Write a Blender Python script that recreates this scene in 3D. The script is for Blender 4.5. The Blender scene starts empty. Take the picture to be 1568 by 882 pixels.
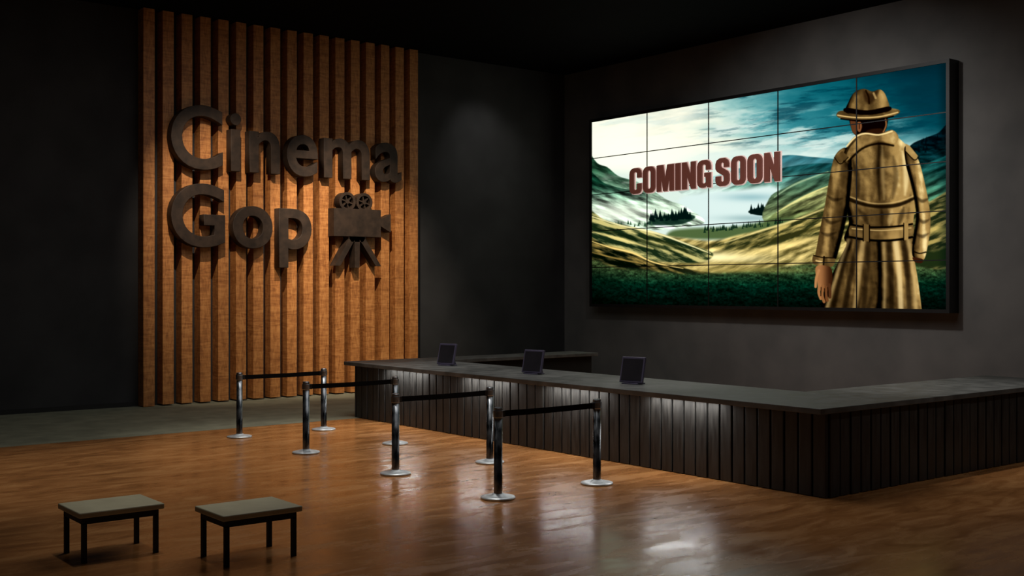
import bpy, bmesh, math, random
import numpy as np
from mathutils import Vector, Matrix
random.seed(4); rng=np.random.RandomState(7)
S=bpy.context.scene
try:
    S.view_settings.view_transform='Standard'; S.view_settings.look='None'
except Exception as e: print(e)
COL=S.collection

# ------------------------------------------------------------ helpers
def srgb(r,g,b):
    f=lambda c:(c/12.92 if c<=.04045 else ((c+.055)/1.055)**2.4)
    return (f(r/255),f(g/255),f(b/255),1)
def link(o,parent=None):
    COL.objects.link(o)
    if parent: o.parent=parent
    return o
def empty(name,loc=(0,0,0)):
    o=bpy.data.objects.new(name,None); o.location=loc; o.empty_display_size=.2
    return link(o)
def mesh_obj(name,bm,mats,parent=None,smooth=False,bevel=0,loc=(0,0,0)):
    me=bpy.data.meshes.new(name); bmesh.ops.recalc_face_normals(bm,faces=bm.faces)
    bm.to_mesh(me); bm.free()
    for m in (mats if isinstance(mats,(list,tuple)) else [mats]): me.materials.append(m)
    if smooth:
        for p in me.polygons: p.use_smooth=True
    o=bpy.data.objects.new(name,me); o.location=loc; link(o,parent)
    if bevel:
        b=o.modifiers.new('bevel','BEVEL'); b.width=bevel; b.segments=2; b.limit_method='ANGLE'
    return o
def add_box(bm,x0,x1,y0,y1,z0,z1,mi=0,mat=None):
    vs=[bm.verts.new(p) for p in [(x0,y0,z0),(x1,y0,z0),(x1,y1,z0),(x0,y1,z0),(x0,y0,z1),(x1,y0,z1),(x1,y1,z1),(x0,y1,z1)]]
    if mat is not None:
        for v in vs: v.co=mat@v.co
    for f in [(3,2,1,0),(4,5,6,7),(0,1,5,4),(1,2,6,5),(2,3,7,6),(3,0,4,7)]:
        fc=bm.faces.new([vs[i] for i in f]); fc.material_index=mi
def add_prism(bm,pts,z0,z1,mi=0):
    a=[bm.verts.new((x,y,z0)) for x,y in pts]; b=[bm.verts.new((x,y,z1)) for x,y in pts]
    n=len(pts)
    bm.faces.new(a[::-1]).material_index=mi; bm.faces.new(b).material_index=mi
    for i in range(n):
        bm.faces.new([a[i],a[(i+1)%n],b[(i+1)%n],b[i]]).material_index=mi
def add_lathe(bm,prof,seg=32,cx=0,cy=0,mi=0):
    rings=[]
    for r,z in prof:
        if r<1e-6: rings.append([bm.verts.new((cx,cy,z))])
        else: rings.append([bm.verts.new((cx+r*math.cos(2*math.pi*i/seg),cy+r*math.sin(2*math.pi*i/seg),z)) for i in range(seg)])
    for a,b in zip(rings,rings[1:]):
        for i in range(seg):
            j=(i+1)%seg
            if len(a)==1 and len(b)==1: continue
            if len(a)==1: f=[a[0],b[j],b[i]]
            elif len(b)==1: f=[a[i],a[j],b[0]]
            else: f=[a[i],a[j],b[j],b[i]]
            bm.faces.new(f).material_index=mi

# ------------------------------------------------------------ materials
def newmat(name):
    m=bpy.data.materials.new(name); m.use_nodes=True
    nt=m.node_tree; return m,nt,nt.nodes['Principled BSDF']
def tex_mat(name,c1,c2,scale=(1,1,1),nscale=4,detail=6,rough=.6,rough2=None,metal=0,bump=.1,bdist=.01,lo=.35,hi=.65,spec=.5,distort=0):
    m,nt,b=newmat(name); N=nt.nodes; L=nt.links
    tc=N.new('ShaderNodeTexCoord'); mp=N.new('ShaderNodeMapping'); mp.inputs['Scale'].default_value=scale
    L.new(tc.outputs['Object'],mp.inputs['Vector'])
    n=N.new('ShaderNodeTexNoise'); n.inputs['Scale'].default_value=nscale; n.inputs['Detail'].default_value=detail
    n.inputs['Distortion'].default_value=distort
    L.new(mp.outputs[0],n.inputs['Vector'])
    r=N.new('ShaderNodeValToRGB'); r.color_ramp.elements[0].color=c1; r.color_ramp.elements[1].color=c2
    r.color_ramp.elements[0].position=lo; r.color_ramp.elements[1].position=hi
    L.new(n.outputs['Fac'],r.inputs[0]); L.new(r.outputs[0],b.inputs['Base Color'])
    b.inputs['Roughness'].default_value=rough; b.inputs['Metallic'].default_value=metal
    b.inputs['Specular IOR Level'].default_value=spec
    if rough2 is not None:
        mr=N.new('ShaderNodeMapRange'); mr.inputs['To Min'].default_value=rough; mr.inputs['To Max'].default_value=rough2
        mr.inputs['From Min'].default_value=.3; mr.inputs['From Max'].default_value=.7
        L.new(n.outputs['Fac'],mr.inputs['Value']); L.new(mr.outputs[0],b.inputs['Roughness'])
    if bump:
        bp=N.new('ShaderNodeBump'); bp.inputs['Strength'].default_value=bump; bp.inputs['Distance'].default_value=bdist
        L.new(n.outputs['Fac'],bp.inputs['Height']); L.new(bp.outputs[0],b.inputs['Normal'])
    return m
M_back=tex_mat('charcoal_plaster',srgb(50,50,51),srgb(59,59,60),nscale=1.2,rough=.85,bump=.12,bdist=.02,spec=.2)
M_right=tex_mat('charcoal_plaster_lit',srgb(88,87,86),srgb(102,100,98),nscale=1.0,rough=.85,bump=.2,bdist=.02,spec=.2)  # same plaster coloured paler, standing for more light on this wall
M_ceil=tex_mat('black_ceiling_paint',srgb(10,10,11),srgb(14,14,14),nscale=2,rough=.95,bump=0,spec=.05)
M_carpet=tex_mat('olive_concrete',srgb(124,125,106),srgb(146,146,124),nscale=2.5,rough=.7,bump=.1,bdist=.01)
M_top=tex_mat('dark_stone_top',srgb(74,75,73),srgb(98,98,95),nscale=4,detail=8,rough=.45,rough2=.65,bump=.05,bdist=.005)
M_board=tex_mat('black_stained_wood',srgb(34,34,34),srgb(56,55,53),scale=(3,3,.35),nscale=7,detail=8,rough=.4,rough2=.6,bump=.2,bdist=.006)
M_core=tex_mat('black_core',srgb(12,12,12),srgb(18,18,18),rough=.8,bump=0)
M_letter=tex_mat('dark_bronze',srgb(44,34,27),srgb(62,48,38),nscale=6,rough=.6,bump=.1,bdist=.01,spec=.3)
M_frame=tex_mat('black_plastic',srgb(10,10,11),srgb(15,15,16),rough=.5,bump=0)
M_tabframe=tex_mat('violet_grey_plastic',srgb(88,82,104),srgb(102,96,118),rough=.4,bump=0)
M_tabscreen=tex_mat('dark_glass',srgb(44,41,46),srgb(54,50,55),rough=.35,bump=0)
M_belt=tex_mat('black_webbing',srgb(10,10,11),srgb(16,16,17),nscale=60,rough=.9,bump=.1,spec=.1)
M_post=tex_mat('brushed_steel_post',srgb(70,76,82),srgb(165,170,176),scale=(1,1,.6),nscale=9,rough=.2,rough2=.45,metal=1,bump=.05,bdist=.003)
M_base=tex_mat('brushed_steel_base',srgb(205,212,216),srgb(232,238,242),nscale=10,rough=.35,rough2=.5,metal=.5,bump=0)
M_bench=tex_mat('beige_laminate',srgb(196,188,156),srgb(210,203,170),nscale=4,rough=.6,bump=.03)
M_benchbase=tex_mat('bench_plinth',srgb(24,21,18),srgb(32,28,23),rough=.7,bump=0)

def wood_mat(name,cA,cB,cC,axis='Z'):
    m,nt,b=newmat(name); N=nt.nodes; L=nt.links
    tc=N.new('ShaderNodeTexCoord'); mp=N.new('ShaderNodeMapping')
    mp.inputs['Scale'].default_value=(2.2,2.2,.55)
    L.new(tc.outputs['Object'],mp.inputs['Vector'])
    n=N.new('ShaderNodeTexNoise'); n.inputs['Scale'].default_value=7; n.inputs['Detail'].default_value=9; n.inputs['Distortion'].default_value=1.2
    L.new(mp.outputs[0],n.inputs['Vector'])
    mp2=N.new('ShaderNodeMapping'); mp2.inputs['Scale'].default_value=(1,1,7)
    L.new(tc.outputs['Object'],mp2.inputs['Vector'])
    n2=N.new('ShaderNodeTexNoise'); n2.inputs['Scale'].default_value=1.6; n2.inputs['Detail'].default_value=5; n2.inputs['Distortion'].default_value=2
    L.new(mp2.outputs[0],n2.inputs['Vector'])
    mx=N.new('ShaderNodeMath'); mx.operation='ADD'; L.new(n.outputs[0],mx.inputs[0]); L.new(n2.outputs[0],mx.inputs[1])
    r=N.new('ShaderNodeValToRGB'); e=r.color_ramp.elements
    e[0].color=cA; e[0].position=.75/2; e[1].color=cC; e[1].position=1.25/2
    k=e.new(.5); k.color=cB
    hf=N.new('ShaderNodeMath'); hf.operation='MULTIPLY'; hf.inputs[1].default_value=.5; L.new(mx.outputs[0],hf.inputs[0])
    L.new(hf.outputs[0],r.inputs[0]); L.new(r.outputs[0],b.inputs['Base Color'])
    b.inputs['Roughness'].default_value=.55
    bp=N.new('ShaderNodeBump'); bp.inputs['Strength'].default_value=.15; bp.inputs['Distance'].default_value=.01
    L.new(hf.outputs[0],bp.inputs['Height']); L.new(bp.outputs[0],b.inputs['Normal'])
    return m
M_slat=wood_mat('orange_wood_slat',srgb(152,94,46),srgb(186,121,63),srgb(208,143,80))

def floor_mat():
    m,nt,b=newmat('oak_parquet'); N=nt.nodes; L=nt.links
    tc=N.new('ShaderNodeTexCoord'); mp=N.new('ShaderNodeMapping')
    L.new(tc.outputs['Object'],mp.inputs['Vector'])
    br=N.new('ShaderNodeTexBrick'); br.inputs['Scale'].default_value=1
    br.inputs['Brick Width'].default_value=1.8; br.inputs['Row Height'].default_value=.16
    br.inputs['Mortar Size'].default_value=.002; br.inputs['Mortar Smooth'].default_value=.3; br.offset=.37
    br.inputs['Color1'].default_value=(.4,.4,.4,1); br.inputs['Color2'].default_value=(.62,.62,.62,1); br.inputs['Mortar'].default_value=(.35,.35,.35,1)
    L.new(mp.outputs[0],br.inputs['Vector'])
    mp2=N.new('ShaderNodeMapping'); mp2.inputs['Scale'].default_value=(1,3,1); L.new(tc.outputs['Object'],mp2.inputs['Vector'])
    n=N.new('ShaderNodeTexNoise'); n.inputs['Scale'].default_value=1.3; n.inputs['Detail'].default_value=9; n.inputs['Roughness'].default_value=.62; n.inputs['Distortion'].default_value=.8
    L.new(mp2.outputs[0],n.inputs['Vector'])
    mx=N.new('ShaderNodeMix'); mx.data_type='FLOAT'; mx.inputs[0].default_value=.65
    L.new(br.outputs['Color'],mx.inputs[2]); L.new(n.outputs['Fac'],mx.inputs[3])
    r=N.new('ShaderNodeValToRGB'); e=r.color_ramp.elements
    e[0].color=srgb(146,94,52); e[0].position=.34; e[1].color=srgb(202,146,90); e[1].position=.68
    k=e.new(.5); k.color=srgb(176,118,67)
    L.new(mx.outputs[0],r.inputs[0]); L.new(r.outputs[0],b.inputs['Base Color'])
    mr=N.new('ShaderNodeMapRange'); mr.inputs['From Min'].default_value=.35; mr.inputs['From Max'].default_value=.65
    mr.inputs['To Min'].default_value=.16; mr.inputs['To Max'].default_value=.34
    L.new(n.outputs['Fac'],mr.inputs['Value']); L.new(mr.outputs[0],b.inputs['Roughness'])
    bp=N.new('ShaderNodeBump'); bp.inputs['Strength'].default_value=.07; bp.inputs['Distance'].default_value=.006
    L.new(mx.outputs[0],bp.inputs['Height']); L.new(bp.outputs[0],b.inputs['Normal'])
    return m
M_floor=floor_mat()

# ------------------------------------------------------------ room
WX,WY,CZ=19.9,22.8,8.05
bm=bmesh.new(); add_box(bm,-4,WX,-3,18.2,-.1,0); mesh_obj('floor',bm,M_floor)
bm=bmesh.new(); add_box(bm,-4,WX,18.2,WY,-.1,.004); mesh_obj('floor_back_strip',bm,M_carpet)
bm=bmesh.new(); add_box(bm,-4,WX+.2,WY,WY+.2,-.1,CZ); mesh_obj('wall_back',bm,M_back)
bm=bmesh.new(); add_box(bm,WX,WX+.2,-3,WY,-.1,CZ); mesh_obj('wall_right',bm,M_right)
bm=bmesh.new(); add_box(bm,-4,WX+.2,-3,WY+.2,CZ,CZ+.15); mesh_obj('ceiling',bm,M_ceil)
bm=bmesh.new(); add_box(bm,-4,8.3,WY-.02,WY,0.004,.09); add_box(bm,15.2,WX,WY-.02,WY,0.004,.09); mesh_obj('baseboard_back',bm,M_frame)

# slatted feature panel
bm=bmesh.new()
x0=8.42; n=17; pitch=(15.02-.22-x0)/(n-1)
for i in range(n):
    x=x0+i*pitch
    add_box(bm,x,x+.235,22.5,WY-.001,.03 if i else .01,CZ-.01)
mesh_obj('wood_slat_panel',bm,M_slat,bevel=.008)

# ------------------------------------------------------------ sign
sign=empty('cinema_sign',(8.86,22.3,4.8))
def text_mesh(name,body,X0,X1,Z0,Z1,yback,depth,off=.012):
    cu=bpy.data.curves.new(name,'FONT'); cu.body=body; cu.size=1; cu.offset=off; cu.extrude=.1; cu.bevel_depth=.006; cu.resolution_u=8
    cu.space_character=1.06
    t=bpy.data.objects.new(name+'_tmp',cu); COL.objects.link(t)
    bpy.context.view_layer.update()
    me=bpy.data.meshes.new_from_object(t.evaluated_get(bpy.context.evaluated_depsgraph_get()))
    bpy.data.objects.remove(t)
    co=np.empty(len(me.vertices)*3); me.vertices.foreach_get('co',co); co=co.reshape(-1,3)
    mn=co.min(0); mxx=co.max(0)
    out=np.empty_like(co)
    out[:,0]=X0+(co[:,0]-mn[0])/(mxx[0]-mn[0])*(X1-X0)
    out[:,2]=Z0+(co[:,1]-mn[1])/(mxx[1]-mn[1])*(Z1-Z0)
    out[:,1]=yback-(co[:,2]-mn[2])/(mxx[2]-mn[2])*depth
    me.vertices.foreach_set('co',out.ravel()); me.update()
    me.materials.clear(); me.materials.append(M_letter)
    o=bpy.data.objects.new(name,me); link(o,sign); o.matrix_parent_inverse=Matrix.Translation(-sign.location)
    return o
text_mesh('letters_cinema','Cinema',8.9,14.42,4.83,6.16,22.5,.24)
text_mesh('letters_gop','Gop',8.9,12.08,2.84,4.55,22.5,.24)
# film camera emblem
bm=bmesh.new()
yb,yf=22.5,22.24
add_box(bm,12.62,13.84,yf,yb,3.56,4.18)
def add_disc_y(cx,cz,r,y0,y1,hole=0,seg=28):
    a=[];b=[];ai=[];bi=[]
    for i in range(seg):
        t=2*math.pi*i/seg; c,s=math.cos(t),math.sin(t)
        a.append(bm.verts.new((cx+r*c,y0,cz+r*s))); b.append(bm.verts.new((cx+r*c,y1,cz+r*s)))
        if hole:
            ai.append(bm.verts.new((cx+hole*c,y0,cz+hole*s))); bi.append(bm.verts.new((cx+hole*c,y1,cz+hole*s)))
    for i in range(seg):
        j=(i+1)%seg
        bm.faces.new([a[i],a[j],b[j],b[i]])
        if hole:
            bm.faces.new([ai[i],bi[i],bi[j],ai[j]]); bm.faces.new([a[i],ai[i],ai[j],a[j]]); bm.faces.new([b[i],b[j],bi[j],bi[i]])
    if not hole: bm.faces.new(a); bm.faces.new(b[::-1])
for cx in (12.98,13.42):
    add_disc_y(cx,4.34,.21,yf+.02,yb,hole=.15)
    add_disc_y(cx,4.34,.05,yf+.02,yb)
    for k in range(3):
        M=Matrix.Translation((cx,0,4.34))@Matrix.Rotation(k*math.pi/3+.3,4,'Y')
        add_box(bm,-.17,.17,yf+.04,yb,-.014,.014,mat=M)
def prism_xz(pts,y0,y1):
    a=[bm.verts.new((x,y0,z)) for x,z in pts]; b=[bm.verts.new((x,y1,z)) for x,z in pts]; k=len(pts)
    bm.faces.new(a); bm.faces.new(b[::-1])
    for i in range(k): bm.faces.new([a[i],b[i],b[(i+1)%k],a[(i+1)%k]])
prism_xz([(13.84,3.82),(14.12,3.68),(14.12,4.10),(13.84,3.96)],yf+.02,yb)
prism_xz([(13.05,3.57),(13.22,3.57),(12.80,2.90),(12.66,2.90)],yf+.02,yb)
prism_xz([(13.16,3.57),(13.30,3.57),(13.29,2.86),(13.17,2.86)],yf+.02,yb)
prism_xz([(13.24,3.57),(13.41,3.57),(13.86,2.90),(13.72,2.90)],yf+.02,yb)
prism_xz([(12.98,3.57),(13.48,3.57),(13.38,3.44),(13.08,3.44)],yf+.02,yb)
fc=mesh_obj('film_camera_emblem',bm,M_letter,parent=sign); fc.matrix_parent_inverse=Matrix.Translation(-sign.location)

# ------------------------------------------------------------ counter
counter=empty('reception_counter',(10.85,7.9,0))
def cpar(o): o.parent=counter; o.matrix_parent_inverse=Matrix.Translation(-counter.location)
TZ=1.04
bm=bmesh.new()
add_prism(bm,[(10.66,7.84),(16.8,7.84),(16.8,9.3),(12.3,9.3),(12.3,17.6),(16.3,17.6),(16.3,18.42),(10.66,18.42)],TZ-.065,TZ)
cpar(mesh_obj('countertop',bm,M_top,bevel=.006))
bm=bmesh.new()
add_prism(bm,[(10.89,7.94),(16.7,7.94),(16.7,9.2),(12.2,9.2),(12.2,17.7),(16.2,17.7),(16.2,18.32),(10.89,18.32)],0.006,TZ-.066)
cpar(mesh_obj('counter_core',bm,M_core))
bm=bmesh.new()
p=.2; y=7.9; k=0
while y<18.3:
    j=random.uniform(-.006,.006)
    add_box(bm,10.85+j,10.89,y+.012,min(y+p-.014,18.35),.006,TZ-.067); y+=p
x=10.9
while x<16.65:
    j=random.uniform(-.006,.006)
    add_box(bm,x+.012,x+p-.014,7.895+j,7.94,.006,TZ-.067)
    add_box(bm,x+.012,min(x+p-.014,16.15),18.32,18.36,.006,TZ-.067) if x<16 else None
    x+=p
cpar(mesh_obj('counter_cladding_boards',bm,M_board,bevel=.008))

# tablets
for (tx,ty) in [(11.5,16.35),(11.4,13.85),(11.33,11.55)]:
    root=empty('point_of_sale_tablet',(tx,ty,TZ))
    root.rotation_euler=(0,0,math.radians(14))
    tilt=Matrix.Translation((0,0,.02))@Matrix.Rotation(math.radians(14),4,'Y')
    bm=bmesh.new()
    add_box(bm,-.02,.02,-.19,.19,0,.37,mat=tilt)
    mesh_obj('tablet_case',bm,M_tabframe,parent=root,bevel=.008)
    bm=bmesh.new(); add_box(bm,-.023,-.019,-.165,.165,.03,.34,mat=tilt); mesh_obj('tablet_screen',bm,M_tabscreen,parent=root)
    bm=bmesh.new()
    add_box(bm,-.05,.17,-.13,.13,0.0005,.018)
    tl=Matrix.Translation((.155,0,.01))@Matrix.Rotation(math.radians(-22),4,'Y')
    add_box(bm,-.012,.012,-.11,.11,0,.25,mat=tl)
    mesh_obj('tablet_stand',bm,M_tabframe,parent=root,bevel=.004)

# ------------------------------------------------------------ stanchions
for yy in (17.05,14.82,12.42,10.26):
    for side,xx in enumerate((7.95,9.48)):
        root=empty('belt_stanchion',(xx,yy,0))
        bm=bmesh.new()
        add_lathe(bm,[(0,0.001),(.195,0.001),(.2,.012),(.195,.024),(.15,.034),(.075,.045),(.06,.06),(0,.06)],40)
        mesh_obj('base_plate',bm,M_base,parent=root,smooth=True)
        bm=bmesh.new()
        add_lathe(bm,[(.049,.05),(.049,.93),(.0,.93)],28)
        mesh_obj('post',bm,M_post,parent=root,smooth=True)
        bm=bmesh.new()
        add_lathe(bm,[(0,.925),(.055,.925),(.058,.93),(.058,1.0),(.056,1.005),(.049,1.005),(.049,1.03),(.042,1.04),(0,1.04)],28)
        mesh_obj('belt_head',bm,M_post,parent=root,smooth=False)
        bm=bmesh.new()
        sx=1 if side==0 else -1
        add_box(bm,min(sx*.035,sx*.09),max(sx*.035,sx*.09),-.02,.02,.925,1.0)
        mesh_obj('belt_clip',bm,M_frame,parent=root,bevel=.004)
        if side==0:
            bm=bmesh.new(); L=9.48-7.95-.14; ns=12; pr=[]
            for i in range(ns+1):
                t=i/ns; xb=.07+t*L; zb=-.006*4*t*(1-t)
                pr.append([bm.verts.new((xb,s_,zb+z_)) for s_,z_ in ((-.003,.93),(.003,.93),(.003,.998),(-.003,.998))])
            for a,b in zip(pr,pr[1:]):
                for i in range(4): bm.faces.new([a[i],a[(i+1)%4],b[(i+1)%4],b[i]])
            mesh_obj('retractable_belt',bm,M_belt,parent=root)

# ------------------------------------------------------------ low benches
for (bx,by) in [(3.95,10.63),(4.87,9.74)]:
    root=empty('low_bench',(bx-.38,by-.3,0))
    bm=bmesh.new(); add_box(bm,-.38,.38,-.3,.3,.40,.45); mesh_obj('bench_top',bm,M_bench,parent=root,bevel=.01)
    bm=bmesh.new(); add_box(bm,-.34,.34,-.26,.26,.34,.40)
    for sx in (-.32,.32):
        for sy in (-.24,.24): add_box(bm,sx-.02,sx+.02,sy-.02,sy+.02,.001,.35)
    mesh_obj('bench_frame',bm,M_benchbase,parent=root)

# ------------------------------------------------------------ video wall
SX=19.6; YL,YR=21.39,11.60; ZT,ZB=6.61,2.0
vw=empty('video_wall',(SX,(YL+YR)/2,(ZT+ZB)/2))
def vpar(o): o.parent=vw; o.matrix_parent_inverse=Matrix.Translation(-vw.location)
bm=bmesh.new(); add_box(bm,SX+.005,WX-.001,YR-.02,YL+.02,ZB-.02,ZT+.02)
for (a,b,c,d) in [(YR-.07,YR,ZB-.07,ZT+.07),(YL,YL+.07,ZB-.07,ZT+.07),(YR,YL,ZB-.07,ZB),(YR,YL,ZT,ZT+.07)]:
    add_box(bm,SX-.03,WX-.002,a,b,c,d)
vpar(mesh_obj('display_housing',bm,M_frame))
bm=bmesh.new()
for i in range(1,5):
    yy=YL+(YR-YL)*i/5; add_box(bm,SX-.012,SX+.004,yy-.012,yy+.012,ZB,ZT)
    zz=ZB+(ZT-ZB)*i/5; add_box(bm,SX-.011,SX+.003,YR,YL,zz-.010,zz+.010)
vpar(mesh_obj('display_bezels',bm,M_frame))

#PAINT-BEGIN  (picture shown on the displays, computed per vertex)
nx,nz=1000,470
sg=np.linspace(0,1,nx)[None,:].repeat(nz,0); tg=np.linspace(0,1,nz)[:,None].repeat(nx,1)
Yw=YL+(YR-YL)*sg; Zw=ZT+(ZB-ZT)*tg
D=.622*SX+.783*Yw
U=784+1742*(.783*SX-.622*Yw)/D
V=441-(Zw-2.4)*1742/D
_lat={}
def vnoise(x,y,seed):
    if seed not in _lat: _lat[seed]=np.random.RandomState(seed).rand(256,256)
    r=_lat[seed]
    xi=np.floor(x).astype(int); yi=np.floor(y).astype(int); fx=x-xi; fy=y-yi
    fx=fx*fx*(3-2*fx); fy=fy*fy*(3-2*fy)
    g=lambda a,b:r[a%256,b%256]
    return (g(xi,yi)*(1-fx)+g(xi+1,yi)*fx)*(1-fy)+(g(xi,yi+1)*(1-fx)+g(xi+1,yi+1)*fx)*fy
def fbm(x,y,seed=1,o=4,p=.55):
    s=0;a=.5;tt=0
    for i in range(o):
        s=s+a*vnoise(x*2**i,y*2**i,seed+i); tt+=a; a*=p
    return s/tt
def sst(a,b,x):
    t=np.clip((x-a)/(b-a),0,1); return t*t*(3-2*t)
def gs(x,c,w): return np.exp(-((x-c)/w)**2)
P=np.zeros((nz,nx,3))
def C3(r,g,b): return np.array([r,g,b])/255.
def lerp(a,b,f):
    f=f[...,None]; return a*(1-f)+b*f
def mixin(mask,c):
    global P
    m=mask[...,None]; P=P*(1-m)+np.asarray(c)*m
def smoothpts(pts,k=6):
    out=[];n=len(pts)
    for i in range(n):
        p0,p1,p2,p3=[np.array(pts[(i+j-1)%n],float) for j in range(4)]
        for s in range(k):
            t=s/k
            out.append(.5*((2*p1)+(-p0+p2)*t+(2*p0-5*p1+4*p2-p3)*t*t+(-p0+3*p1-3*p2+p3)*t**3))
    return out
def polysd(pts,smooth=True,pad=4):
    q=smoothpts(pts) if smooth else [np.array(p,float) for p in pts]
    q=np.array(q); sd=np.full(U.shape,-99.)
    sel=(U>q[:,0].min()-pad)&(U<q[:,0].max()+pad)&(V>q[:,1].min()-pad)&(V<q[:,1].max()+pad)
    u=U[sel];v=V[sel]; dist=np.full(u.shape,1e9); ins=np.zeros(u.shape,bool)
    for i in range(len(q)):
        a=q[i];b=q[(i+1)%len(q)]; e=b-a; l2=e@e+1e-9
        t=np.clip(((u-a[0])*e[0]+(v-a[1])*e[1])/l2,0,1)
        dist=np.minimum(dist,np.hypot(u-a[0]-t*e[0],v-a[1]-t*e[1]))
        c=((a[1]>v)!=(b[1]>v)); xx=a[0]+(v-a[1])*e[0]/(e[1] if abs(e[1])>1e-9 else 1e-9)
        ins^=(c&(u<xx))
    sd[sel]=np.where(ins,dist,-dist); return sd
def poly(pts,c,soft=.7,smooth=True,alpha=1.):
    sd=polysd(pts,smooth,pad=soft+3); mixin(sst(-soft,soft,sd)*alpha,c); return sd
def stroke(pts,w,c,alpha=1.,soft=1.,taper=False):
    q=np.array(pts,float); qq=[]
    for i in range(len(q)-1):
        p0=q[max(i-1,0)];p1=q[i];p2=q[i+1];p3=q[min(i+2,len(q)-1)]
        for s in range(5):
            t=s/5; qq.append(.5*((2*p1)+(-p0+p2)*t+(2*p0-5*p1+4*p2-p3)*t*t+(-p0+3*p1-3*p2+p3)*t**3))
    qq.append(q[-1]); qq=np.array(qq); n=len(qq)
    sel=(U>qq[:,0].min()-w-3)&(U<qq[:,0].max()+w+3)&(V>qq[:,1].min()-w-3)&(V<qq[:,1].max()+w+3)
    u=U[sel];v=V[sel];mm=np.zeros(u.shape)
    for k,(a,b) in enumerate(zip(qq,qq[1:])):
        e=b-a;l2=e@e+1e-9;t=np.clip(((u-a[0])*e[0]+(v-a[1])*e[1])/l2,0,1)
        d=np.hypot(u-a[0]-t*e[0],v-a[1]-t*e[1]); ww=w
        if taper: ww=np.maximum(w*np.sin(math.pi*np.clip((k+t)/(n-1),.04,.96)),.4)
        mm=np.maximum(mm,1-sst(ww/2-soft/2,ww/2+soft,d))
    m=np.zeros(U.shape); m[sel]=mm*alpha
    mixin(m,c)
def relief(f,du=1.5,dv=-1.5):
    return f(U+du,V+dv)-f(U-du,V-dv)
N1=fbm(U/70+3,V/22+U/300,11,5); N2=fbm(U/18,V/9,21,4); N3=fbm(U/3,V/2.2,31,3)
RL=relief(lambda u,v:fbm(u/34,(v-.33*u)/8,101,5),2,-2)*4
RR=relief(lambda u,v:fbm(u/34,(v+.40*u)/8,121,5),-2,-2)*4
RG=relief(lambda u,v:fbm(u/20,v/7,141,5),1.5,-1.5)*4
# sky
P[:]=C3(240,238,218)
k=sst(985,1270,U+(190-V)*.7+(N1-.5)*200); mixin(k,C3(86,156,162))
k=sst(1090,1330,U+(165-V)*2.2+(N1-.5)*150); mixin(k*.9,C3(14,92,104))
k=sst(1230,1460,U+(150-V)*1.6+(N1-.5)*140); mixin(k*.85,C3(6,48,60))
cl=fbm(U/55+V/70,(V+U*.12)/12,41,6,.6)
mixin(sst(.46,.68,cl)*sst(150,195,V)*(1-sst(1300,1430,U))*.8,C3(206,220,212))
mixin(sst(.5,.72,fbm(U/60,(V+U*.1)/9,51,6,.6))*.6*sst(1020,1150,U)*(1-sst(215,240,V)),C3(10,58,72))
mixin(sst(.5,.75,fbm(U/80,(V+U*.16)/14,61,5))*.35*(1-sst(1000,1080,U)),C3(170,184,172))
mixin(gs(V,240-(U-1150)*.05,17)*.7,C3(214,228,220))
mixin(gs(U,965,75)*gs(V,235,42)*.8,C3(253,249,228))
mixin(sst(250,275,V),C3(206,222,212))
def hill(pts,ctop,cbot,v0,v1,R=None,a=.3,soft=1.,drop=0):
    base=lerp(ctop,cbot,sst(v0,v1,V))
    if R is not None: base=base*(1+a*np.clip(R,-1.2,1.5))[...,None]
    return poly(pts,np.clip(base,0,1),soft)
hill([(1060,280),(1100,268),(1150,252),(1200,238),(1240,240),(1290,246),(1320,262),(1320,310),(1060,300)],C3(62,116,124),C3(188,208,198),242,290,RR,.15)
hill([(1120,286),(1150,276),(1185,262),(1215,254),(1262,250),(1310,256),(1310,302),(1120,296)],C3(30,78,80),C3(120,158,140),252,298,RR,.3)
hill([(1380,244),(1395,222),(1415,212),(1436,204),(1460,192),(1470,300),(1380,300)],C3(8,26,32),C3(20,56,58),205,262,RG,.5)
for i in range(26):
    x=rng.uniform(1388,1450); yb_=232-(x-1388)*.5+rng.uniform(-2,20); h=rng.uniform(6,10)
    poly([(x-2,yb_),(x,yb_-h),(x+2,yb_)],C3(6,20,24),.6,False,.8)
hill([(1390,268),(1420,250),(1445,240),(1475,232),(1475,340),(1390,340)],C3(22,66,66),C3(70,108,84),238,320,RR,.4)
# lake
poly([(1040,306),(1085,294),(1140,289),(1192,288),(1205,340),(1110,350),(1050,344)],C3(206,224,220),5)
mixin(gs(V,302,6)*gs(U,1150,40)*.6,C3(120,164,172)); mixin(gs(V,334,5)*gs(U,1150,45)*.45,C3(100,138,142))
# left hills with fog
hill([(890,228),(915,250),(930,256),(948,270),(975,278),(1000,292),(1022,306),(1052,318),(1070,345),(890,345)],C3(44,78,58),C3(188,208,186),258,326,RL,.5)
mixin(sst(.45,.7,fbm(U/35,V/9,161,4))*gs(V,290,20)*(1-sst(960,1030,U))*.6,C3(224,234,218))
hill([(890,258),(925,280),(950,288),(985,296),(1016,322),(1040,340),(890,345)],C3(20,50,38),C3(186,208,184),276,328,RL,.6)
mixin(gs(U,940,55)*gs(V,326,14)*.85,C3(226,234,216))
mixin(gs(U,1000,40)*gs(V,318,6)*.4,C3(204,220,200))
def trees(x0,x1,yb,h,n,c=C3(12,30,28)):
    for i in range(n):
        x=rng.uniform(x0,x1); hh=h*rng.uniform(.45,1.1); b=(yb(x) if callable(yb) else yb)+rng.uniform(-2,3)
        poly([(x-hh*.24,b),(x,b-hh),(x+hh*.24,b)],c,.5,False,.95)
poly([(990,344),(1005,334),(1030,328),(1056,328),(1064,334),(1040,344)],C3(20,44,34),1.5,alpha=.9)
trees(996,1062,lambda x:337-(x-996)*.06,15,42); trees(930,1000,345,7,16,C3(60,88,66))
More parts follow.
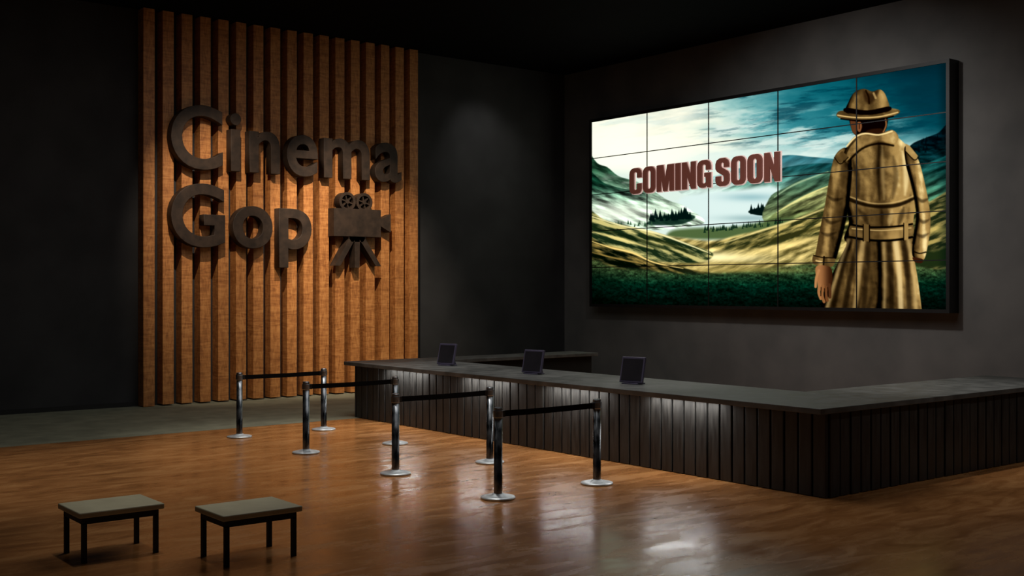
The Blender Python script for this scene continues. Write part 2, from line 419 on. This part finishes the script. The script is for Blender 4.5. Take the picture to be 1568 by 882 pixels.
poly([(1146,325),(1158,319),(1195,316),(1206,330),(1165,330)],C3(10,30,28),1); trees(1150,1204,326,14,34)
# mid right hills
hill([(1178,304),(1205,286),(1225,276),(1245,272),(1268,262),(1330,256),(1330,350),(1180,345)],C3(64,96,78),C3(108,120,84),262,340,RR,.4,1.2)
stroke([(1186,302),(1212,285),(1240,273),(1268,263)],2,C3(166,188,150),.8,1.5,True)
hill([(1180,332),(1206,316),(1235,300),(1266,286),(1330,276),(1330,352),(1180,350)],C3(138,140,94),C3(70,80,50),288,345,RR,.5,1.2)
stroke([(1190,325),(1210,313),(1240,297),(1268,285)],2.4,C3(232,222,150),.85,1.5,True)
poly([(1030,353),(1070,349),(1100,349),(1135,346),(1180,337),(1215,334),(1215,352),(1120,366),(1030,364)],C3(84,104,66),4); trees(1078,1200,lambda x:354-(x-1078)*.1,8,60,C3(30,54,38))
# golden valley floor
f=np.clip(.5+.55*RR,0,1.3)
poly([(950,350),(1000,358),(1060,366),(1095,368),(1140,358),(1200,344),(1262,324),(1320,312),(1320,425),(950,425)],lerp(C3(92,84,46),C3(220,198,128),f),3)
f=np.clip(.38+.75*RR,0,1)
poly([(1090,376),(1140,360),(1200,343),(1262,318),(1320,305),(1320,352),(1262,358),(1190,374),(1120,384)],lerp(C3(52,56,32),C3(196,176,106),f),2.5)
stroke([(1110,372),(1160,355),(1215,338),(1264,319)],2.4,C3(240,222,150),.8,1.8,True)
stroke([(1130,380),(1190,366),(1240,352),(1268,346)],5,C3(60,58,28),.55,4,True)
mixin(gs(U,1090,75)*gs(V,394+(U-1095)*.03,8)*.95,C3(255,242,184))
mixin(gs(U,1200,60)*gs(V,376-(U-1200)*.22,4)*.75,C3(252,226,146))
mixin(gs(U,1120,60)*gs(V,404,4)*.4,C3(120,104,52))
f=np.clip(.40+.85*RL,0,1)
poly([(890,318),(925,336),(960,346),(1005,356),(1050,372),(1092,388),(1070,402),(1000,400),(890,394)],lerp(C3(34,50,32),C3(196,186,122),f),1.5)
stroke([(905,331),(950,345),(1005,357),(1055,375),(1088,388)],2.2,C3(246,234,176),.9,1.4,True)
for q,w,a,c in [([(905,346),(945,358),(990,371),(1045,390)],5,.7,C3(26,40,22)),([(905,354),(950,366),(1000,381)],2.4,.85,C3(232,214,140)),([(985,362),(1030,376),(1066,392)],5,.6,C3(46,54,28))]: stroke(q,w,c,a,2.5,True)
f=np.clip(.20+.65*RL,0,1)
poly([(890,362),(925,374),(965,385),(1000,400),(1050,411),(1090,424),(890,440)],lerp(C3(14,22,16),C3(160,136,76),f),1.5)
stroke([(905,369),(935,379),(968,387),(1002,402),(1046,411)],2,C3(244,214,134),.95,1.3,True)
stroke([(905,386),(945,396),(985,404)],1.8,C3(190,156,84),.7,1.5,True)
# foreground meadow
m_=sst(402,446,V)
fg=lerp(C3(66,80,50),C3(8,42,32),m_)*(.4+1.2*N3*(.6+.8*N2))[...,None]*(1+.25*np.clip(RG,-1,1))[...,None]
poly([(890,402),(950,410),(1040,418),(1110,417),(1200,408),(1262,402),(1330,400),(1470,394),(1470,490),(890,490)],fg,4)
mixin(gs(U,1150,90)*gs(V,414,4)*.5,C3(170,152,82))
mixin(sst(428,474,V)*.7,C3(2,12,12)); mixin((1-sst(905,980,U))*sst(395,425,V)*.5,C3(3,14,12))
f=np.clip(.4+.8*RR,0,1)
poly([(1400,318),(1425,308),(1475,290),(1475,398),(1400,402)],lerp(C3(40,48,30),C3(168,150,90),f),2)
poly([(1400,372),(1430,384),(1475,366),(1475,404),(1400,406)],C3(40,52,30),4)
mixin(gs(U,1440,25)*gs(V,352,6)*.6,C3(214,190,110))
mixin(sst(1432,1452,U)*.4,C3(4,20,20)); mixin((1-sst(100,130,V))*.35,C3(2,30,36))
# ------------- man in trench coat (seen from behind)
FV=relief(lambda u,v:fbm(u/16+.9*vnoise(u/30,v/40,5),v/75,181,3,.45),2.5,0)*2.4
FW=relief(lambda u,v:fbm(u/20+v/50,v/20-u/50,191,3,.45),2,-2)*2.2
weave=(fbm(U/1.6,V/1.6,201,2)-.5)
K0=C3(15,11,8);K1=C3(82,64,38);K2=C3(166,136,84);K3=C3(236,212,152)
def tone(f):
    f=np.clip(f,0,1); a=lerp(K0,K1,sst(0,.36,f)); a=lerp(a,K2,sst(.32,.7,f)); return lerp(a,K3,sst(.68,1,f))
def coat(pts,light,fold=.35,r=9,nxk=.5,soft=.7):
    sd=polysd(pts); s2=np.where(sd<-50,0,np.clip(sd,0,r))
    gy,gx=np.gradient(s2); n=np.hypot(gx,gy)+1e-6
    edge=np.clip(1-s2/r,0,1)
    f=light+fold*(FV*.7+FW*.6)+nxk*edge*(-gx/n)*1.0-.24*edge**2+weave*.05
    mixin(sst(-soft,soft,sd),tone(f)); return sd
dark=C3(22,16,11); gld=C3(214,184,124); mid=C3(112,90,54)
body=.42+.28*gs(U,1378,20)+.12*gs(U,1324,15)-.12*gs(U,1348,10)-.08*sst(290,340,V)
coat([(1297,228),(1318,208),(1342,202),(1366,205),(1386,220),(1404,240),(1409,264),(1404,300),(1398,345),(1397,368),(1396,372),(1299,372),(1300,340),(1292,300),(1280,258),(1284,238)],body,.26)
sk=.36+.22*gs(U,1372+(V-372)*.2,16)+.12*gs(U,1316-(V-372)*.25,12)-.14*gs(U,1346,7)-.10*sst(420,474,V)
coat([(1300,362),(1350,366),(1397,362),(1400,395),(1406,430),(1412,478),(1412,490),(1252,490),(1256,474),(1266,440),(1284,400),(1296,376)],sk,.32)
for x1,x2,w,c,a in [(1314,1292,6,dark,.6),(1322,1308,5,gld,.45),(1330,1322,5,dark,.5),(1346,1346,4,C3(8,6,4),.9),(1353,1354,3,gld,.45),(1361,1365,6,dark,.6),(1371,1380,6,C3(240,214,156),.65),(1382,1393,6,dark,.6),(1391,1403,4,gld,.55),(1302,1274,5,dark,.65),(1299,1264,4,gld,.45)]:
    stroke([(x1,368),((x1+x2)/2+1.5,415),(x2,480)],w,c,a,3.5)
poly([(1290,296),(1300,302),(1325,311),(1350,314),(1378,310),(1404,300),(1403,304),(1378,316),(1350,319),(1325,316),(1298,307)],dark,1.5,alpha=.85)
stroke([(1293,298),(1325,309),(1350,312),(1378,308),(1403,298)],1.3,gld,.5,1.2)
for q,w,c,a in [([(1346,222),(1345,262),(1347,306)],3,dark,.6),([(1351,224),(1352,262),(1354,305)],4,gld,.35),([(1306,246),(1313,275),(1314,300)],6,dark,.5),
   ([(1382,232),(1388,262),(1386,298)],7,C3(246,224,166),.6),([(1368,240),(1372,270),(1367,304)],6,dark,.35),([(1316,322),(1324,332),(1330,345)],6,dark,.5),([(1366,322),(1362,345)],6,gld,.5),([(1384,318),(1376,345)],6,dark,.5),([(1350,322),(1351,345)],4,dark,.5)]: stroke(q,w,c,a,3.5,True)
ul=.26+.32*gs(U,1287-(V-240)*.16,6)
coat([(1294,226),(1279,238),(1271,268),(1264,310),(1256,350),(1249,388),(1246,402),(1258,408),(1272,409),(1281,390),(1291,352),(1299,312),(1304,262),(1303,238)],ul,.3,7,-.3)
stroke([(1303,258),(1298,310),(1290,352),(1279,394)],4,C3(6,4,3),.95,1.8)
for q in [[(1268,300),(1277,306),(1290,304)],[(1262,334),(1272,341),(1286,338)],[(1258,356),(1268,360),(1280,356)]]: stroke(q,4,dark,.5,2.5,True)
coat([(1386,224),(1405,242),(1415,275),(1423,315),(1425,345),(1421,375),(1414,398),(1398,393),(1398,368),(1404,332),(1399,292),(1388,255)],.42+.36*gs(U,1411+(V-300)*.08,6),.3,7,.35)
stroke([(1390,254),(1400,294),(1405,332),(1399,372)],3.4,C3(6,4,3),.9,1.8)
for q in [[(1404,302),(1412,308),(1422,304)],[(1406,334),(1414,340),(1423,336)],[(1403,358),(1412,362),(1421,358)]]: stroke(q,4,dark,.5,2.5,True)
poly([(1246,391),(1258,394),(1278,395),(1275,408),(1258,408),(1245,403)],tone(.42+.3*FV),.8)
stroke([(1246,391),(1258,394),(1278,395)],1.4,dark,.9,.8); stroke([(1262,393),(1261,408)],2,dark,.9,1); stroke([(1250,399),(1258,401)],2,gld,.8,1)
stroke([(1399,385),(1408,388),(1418,386)],1.6,dark,.9,1)
poly([(1398,394),(1413,397),(1411,403),(1401,401)],C3(60,34,22),.8)
# belt
poly([(1303,345),(1325,348),(1350,349),(1375,347),(1397,344),(1397,362),(1375,366),(1350,368),(1322,366),(1302,362)],tone(.42+.25*gs(U,1375,18)+.2*FW),.8)
stroke([(1303,344),(1325,347.5),(1350,348),(1375,346.5),(1397,343)],2.4,C3(8,5,3),.95,1.2); stroke([(1302,363),(1325,367),(1350,368.5),(1375,367),(1397,363)],2.8,C3(8,5,3),.95,1.2)
stroke([(1305,350),(1350,353),(1395,349)],1.2,gld,.7,1)
poly([(1322,343),(1331,344),(1331,370),(1322,369)],tone(.45+0*U),.7,False); stroke([(1322,344),(1322,369)],1.4,dark,.9,.8); stroke([(1331.5,345),(1331.5,370)],1.6,dark,.9,.8)
poly([(1384,342),(1391,341),(1391,367),(1384,368)],tone(.62+0*U),.7,False); stroke([(1384,342),(1384,368)],1.3,dark,.9,.8)
# hand
poly([(1250,408),(1271,409),(1275,424),(1273,438),(1267,446),(1255,444),(1251,430)],lerp(C3(60,36,22),C3(160,112,72),sst(1274,1254,U)*1.),.8)
for q,c in [([(1255,436),(1254,448),(1257,457)],C3(160,112,72)),([(1260,438),(1259,452),(1262,462)],C3(140,96,60)),([(1265,440),(1265,453),(1267,460)],C3(110,72,44)),([(1270,436),(1271,446),(1271,455)],C3(84,54,34))]: stroke(q,4,c,1,1)
stroke([(1254,414),(1250,426),(1249,439)],3.4,C3(176,126,82),1,1)
for q in [[(1257.5,440),(1257,453)],[(1262.5,442),(1263,456)],[(1267.5,440),(1268.5,454)]]: stroke(q,1,C3(24,12,8),.9,.6)
# neck, head, ear
poly([(1303,180),(1330,178),(1357,179),(1359,190),(1355,202),(1345,212),(1322,213),(1309,206),(1303,194)],C3(22,14,11),.8)
poly([(1302,184),(1309,183),(1312,196),(1311,206),(1305,201)],C3(96,62,40),1)
poly([(1313,188),(1318,187),(1320,194),(1317,202),(1313,199)],C3(128,84,54),.8); stroke([(1316,190),(1316,197)],1.2,C3(50,28,18),.9,.8)
poly([(1328,200),(1350,197),(1353,206),(1340,211),(1326,211)],C3(50,30,20),1.5)
stroke([(1356,182),(1357,192),(1353,202)],1.6,C3(170,120,74),.8,1.2)
# collar
coat([(1290,244),(1297,224),(1309,209),(1322,203),(1345,205),(1366,199),(1376,210),(1368,222),(1344,218),(1322,226),(1306,238),(1298,249)],.50+.26*gs(U,1362,12),.3,5,.3)
stroke([(1299,247),(1320,228),(1344,220),(1368,223)],2.4,C3(14,9,6),.85,1.4)
stroke([(1297,224),(1310,210),(1325,204.5),(1346,206.5),(1366,201)],1.8,C3(244,218,156),.9,1.2)
stroke([(1292,243),(1300,226),(1311,213)],2,dark,.6,1.5)
poly([(1278,240),(1290,231),(1299,240),(1287,250)],tone(.42+.2*FW),1,False); stroke([(1278,241),(1287,251),(1299,241)],1.4,dark,.8,.8)
poly([(1387,220),(1393,223),(1406,239),(1400,244),(1387,232)],tone(.68+.2*FW),1,False); stroke([(1387,232),(1400,245),(1407,240)],1.4,dark,.8,.8)
# hat
poly([(1281,177),(1286,170),(1305,170),(1340,171),(1360,166),(1376,168),(1377,173),(1366,178),(1345,182),(1315,184),(1290,182)],tone(.34+.2*gs(U,1366,12)+.2*FW),.8)
hs=coat([(1296,173),(1300,155),(1309,141),(1323,136),(1336,140),(1348,137),(1357,147),(1361,171),(1330,176)],.44+.26*gs(U,1350,7)+.12*gs(U,1307,6),.22,8,.25)
poly([(1322,138),(1334,143),(1344,140),(1340,152),(1331,160),(1324,152)],C3(52,36,22),3,alpha=.85)
stroke([(1326,139),(1330,148),(1331,158)],2,C3(24,14,8),.8,1.5); stroke([(1338,143),(1341,150)],2.5,gld,.6,1.5)
poly([(1296,165),(1328,169),(1361,163),(1362,170),(1330,176),(1295,172)],C3(20,12,9),.8)
stroke([(1283,176.5),(1310,180),(1345,179),(1375,172)],1.5,C3(226,192,128),.85,1)
stroke([(1288,182),(1315,184.8),(1345,182.8),(1368,178)],1.8,C3(14,8,6),.9,1)
P=np.clip(P,0,1); P=np.clip((P-.5)*1.12+.49,0,1)
lin=np.where(P<=.04045,P/12.92,((P+.055)/1.055)**2.4)
co=np.stack([np.full(U.shape,SX),Yw,Zw],-1).reshape(-1,3)
me=bpy.data.meshes.new('display_picture'); me.vertices.add(nx*nz); me.vertices.foreach_set('co',co.ravel().astype(np.float32))
idx=np.arange(nx*nz).reshape(nz,nx)
q=np.stack([idx[:-1,:-1],idx[1:,:-1],idx[1:,1:],idx[:-1,1:]],-1).reshape(-1,4)
me.loops.add(q.size); me.loops.foreach_set('vertex_index',q.ravel().astype(np.int32))
me.polygons.add(len(q)); me.polygons.foreach_set('loop_start',(np.arange(len(q))*4).astype(np.int32))
me.update(calc_edges=True)
ca=me.color_attributes.new('Picture','FLOAT_COLOR','POINT')
ca.data.foreach_set('color',np.concatenate([lin.reshape(-1,3),np.ones((nx*nz,1))],1).ravel().astype(np.float32))
m=bpy.data.materials.new('display_emission'); m.use_nodes=True; nt=m.node_tree; nt.nodes.clear()
at=nt.nodes.new('ShaderNodeAttribute'); at.attribute_name='Picture'
em=nt.nodes.new('ShaderNodeEmission'); em.inputs['Strength'].default_value=1.12
ot=nt.nodes.new('ShaderNodeOutputMaterial'); nt.links.new(at.outputs['Color'],em.inputs['Color']); nt.links.new(em.outputs[0],ot.inputs[0])
me.materials.append(m)
#PAINT-END
o=bpy.data.objects.new('display_picture',me); link(o); vpar(o)

# COMING SOON letters
def rr(x0,y0,x1,y1,r,k=5):
    out=[]
    for cx,cy,a in [(x1-r,y1-r,0),(x0+r,y1-r,90),(x0+r,y0+r,180),(x1-r,y0+r,270)]:
        for i in range(k+1):
            t=math.radians(a+90*i/k); out.append((cx+r*math.cos(t),cy+r*math.sin(t)))
    return out
G={}
G['O']=(.68,[rr(0,0,.68,1,.23),rr(.25,.15,.43,.85,.085)[::-1]])
G['C']=(.68,[[(.68,.62),(.68,.78),(.65,.89),(.57,.97),(.46,1),(.22,1),(.1,.96),(.03,.88),(0,.78),(0,.22),(.03,.11),(.1,.03),(.22,0),(.46,0),(.58,.03),(.65,.1),(.68,.2),(.68,.40),(.43,.40),(.43,.2),(.39,.16),(.29,.16),(.25,.2),(.25,.8),(.29,.84),(.39,.84),(.43,.8),(.43,.62)]])
G['M']=(.92,[[(0,0),(0,1),(.35,1),(.46,.45),(.57,1),(.92,1),(.92,0),(.69,0),(.69,.62),(.56,0),(.36,0),(.23,.62),(.23,0)]])
G['I']=(.26,[[(0,0),(0,1),(.26,1),(.26,0)]])
G['N']=(.70,[[(0,0),(0,1),(.24,1),(.45,.5),(.45,1),(.70,1),(.70,0),(.47,0),(.25,.52),(.25,0)]])
G['G']=(.68,[[(.68,.64),(.68,.78),(.65,.89),(.57,.97),(.46,1),(.22,1),(.1,.96),(.03,.88),(0,.78),(0,.22),(.03,.11),(.1,.03),(.22,0),(.38,0),(.47,.08),(.52,0),(.68,0),(.68,.54),(.36,.54),(.36,.39),(.43,.39),(.43,.2),(.39,.16),(.29,.16),(.25,.2),(.25,.8),(.29,.84),(.39,.84),(.43,.8),(.43,.64)]])
G['S']=(.67,[[(.65,.66),(.65,.80),(.6,.92),(.46,1),(.2,1),(.06,.93),(0,.80),(0,.62),(.08,.52),(.38,.37),(.41,.31),(.41,.2),(.37,.16),(.30,.16),(.26,.2),(.26,.36),(0,.36),(0,.18),(.06,.06),(.2,0),(.46,0),(.61,.06),(.67,.18),(.67,.40),(.6,.52),(.30,.67),(.26,.72),(.26,.80),(.30,.84),(.36,.84),(.40,.8),(.40,.66)]])
def emis(name,c,st):
    m,nt,b=newmat(name); b.inputs['Roughness'].default_value=.6
    b.inputs['Emission Color'].default_value=c; b.inputs['Emission Strength'].default_value=st
    n=nt.nodes.new('ShaderNodeTexNoise'); n.inputs['Scale'].default_value=3
    r=nt.nodes.new('ShaderNodeValToRGB'); r.color_ramp.elements[0].color=[v*.8 for v in c[:3]]+[1]; r.color_ramp.elements[1].color=c
    nt.links.new(n.outputs[0],r.inputs[0]); nt.links.new(r.outputs[0],b.inputs['Base Color'])
    return m
M_cs=emis('maroon_letter_face',srgb(98,54,44),.55); M_cs2=emis('pale_pink_letter_edge',srgb(222,190,182),.6)  # weak emission stands in for room light falling on the letters
def build_line(name,off,ext,bev,zoff,mat):
    cu=bpy.data.curves.new(name,'CURVE'); cu.dimensions='2D'; cu.fill_mode='BOTH'; cu.extrude=ext; cu.offset=off; cu.bevel_depth=bev
    x=0
    for ch in 'COMING SOON':
        if ch==' ': x+=.15; continue
        w,ls=G[ch]
        for l in ls:
            sp=cu.splines.new('POLY'); sp.points.add(len(l)-1); sp.use_cyclic_u=True
            for i,(a,b) in enumerate(l): sp.points[i].co=((x+a)*.645,b*.63,0,1)
        x+=w+.085
    cu.materials.append(mat)
    tot=(x-.085)*.645
    R=Matrix(((0,0,-1,0),(-1,0,0,0),(0,1,0,0),(0,0,0,1)))
    t=bpy.data.objects.new(name+'_t',cu); t.matrix_world=Matrix.Translation((SX-zoff,19.96,4.68))@R@Matrix.Diagonal((4.55/tot,1,1,1)); COL.objects.link(t); bpy.context.view_layer.update()
    mm=bpy.data.meshes.new_from_object(t.evaluated_get(bpy.context.evaluated_depsgraph_get())); mm.transform(t.matrix_world)
    bpy.data.objects.remove(t)
    mm.name=name; o=bpy.data.objects.new(name,mm); link(o); vpar(o)
build_line('coming_soon_letter_faces',-.014,.012,.012,.070,M_cs)
build_line('coming_soon_letter_edges',.014,.016,0,.030,M_cs2)

# ------------------------------------------------------------ lights
def spot(name,loc,tgt,power,angle,blend=.6,size=.12,color=(1,.93,.84)):
    l=bpy.data.lights.new(name,'SPOT'); l.energy=power; l.spot_size=math.radians(angle); l.spot_blend=blend; l.shadow_soft_size=size; l.color=color
    o=bpy.data.objects.new(name,l); o.location=loc; o.rotation_euler=(Vector(tgt)-Vector(loc)).to_track_quat('-Z','Y').to_euler(); link(o)
def area(name,loc,rot,sx,sy,power,color=(1,.95,.88)):
    l=bpy.data.lights.new(name,'AREA'); l.shape='RECTANGLE'; l.size=sx; l.size_y=sy; l.energy=power; l.color=color
    o=bpy.data.objects.new(name,l); o.location=loc; o.rotation_euler=rot; link(o)
warm=(1,.84,.66)
spot('sign_spotlight',(8.4,18.6,7.8),(10.4,22.5,3.4),1050,48,.8,.06,warm)
spot('sign_spotlight',(11.2,18.2,7.8),(13.2,22.5,3.0),1900,46,.8,.06,warm)
spot('wallwash_spotlight',(16.5,21.2,7.9),(17.3,22.8,5),90,70,.9,.15,(1,.97,.92))
for yy in (16.6,14.3,12.2,10.1):
    area('counter_downlight',(10.74,yy,TZ-.075),(0,0,0),.06,1.2,9,(1,.97,.92))
for (lx,ly,p_,an) in [(8.6,16.3,620,50),(8.3,11.8,620,44),(9.9,16.6,420,34),(4.5,15.0,520,52),(4.2,10.6,200,26)]:  # includes lamps added to brighten the counter-end floor and the benches
    spot('ceiling_downlight',(lx,ly,7.9),(lx,ly,0),p_,an,.9,.15,(1,.95,.88))
for (lx,ly,p_,an) in [(11.7,16.5,420,24),(11.7,14,300,24),(11.7,11.5,400,24),(14.5,8.8,560,36)]:
    spot('ceiling_downlight',(lx,ly,7.9),(lx,ly,0),p_,an,.9,.15,(1,.98,.95))
area('room_fill_light',(11,13,7.95),(0,0,0),8,8,240,(1,.98,.95))  # broad unseen fill light under the ceiling, no fixture modelled
spot('wall_spotlight',(14.0,13,7.6),(19.9,14,3.0),850,95,1,.2,(1,.97,.93))
spot('counter_side_spotlight',(14.5,3.5,7.6),(13.5,7.9,.5),260,50,1,.2,(1,.97,.93))

w=bpy.data.worlds.new('world'); S.world=w; w.use_nodes=True
w.node_tree.nodes['Background'].inputs[0].default_value=(.9,.92,1,1); w.node_tree.nodes['Background'].inputs[1].default_value=.01

cam=bpy.data.cameras.new('camera'); cam.lens=40; cam.sensor_width=36; cam.clip_end=200
co_=bpy.data.objects.new('camera',cam); co_.location=(0,0,2.4); co_.rotation_euler=(math.radians(90),0,math.radians(-38.47)); link(co_)
S.camera=co_
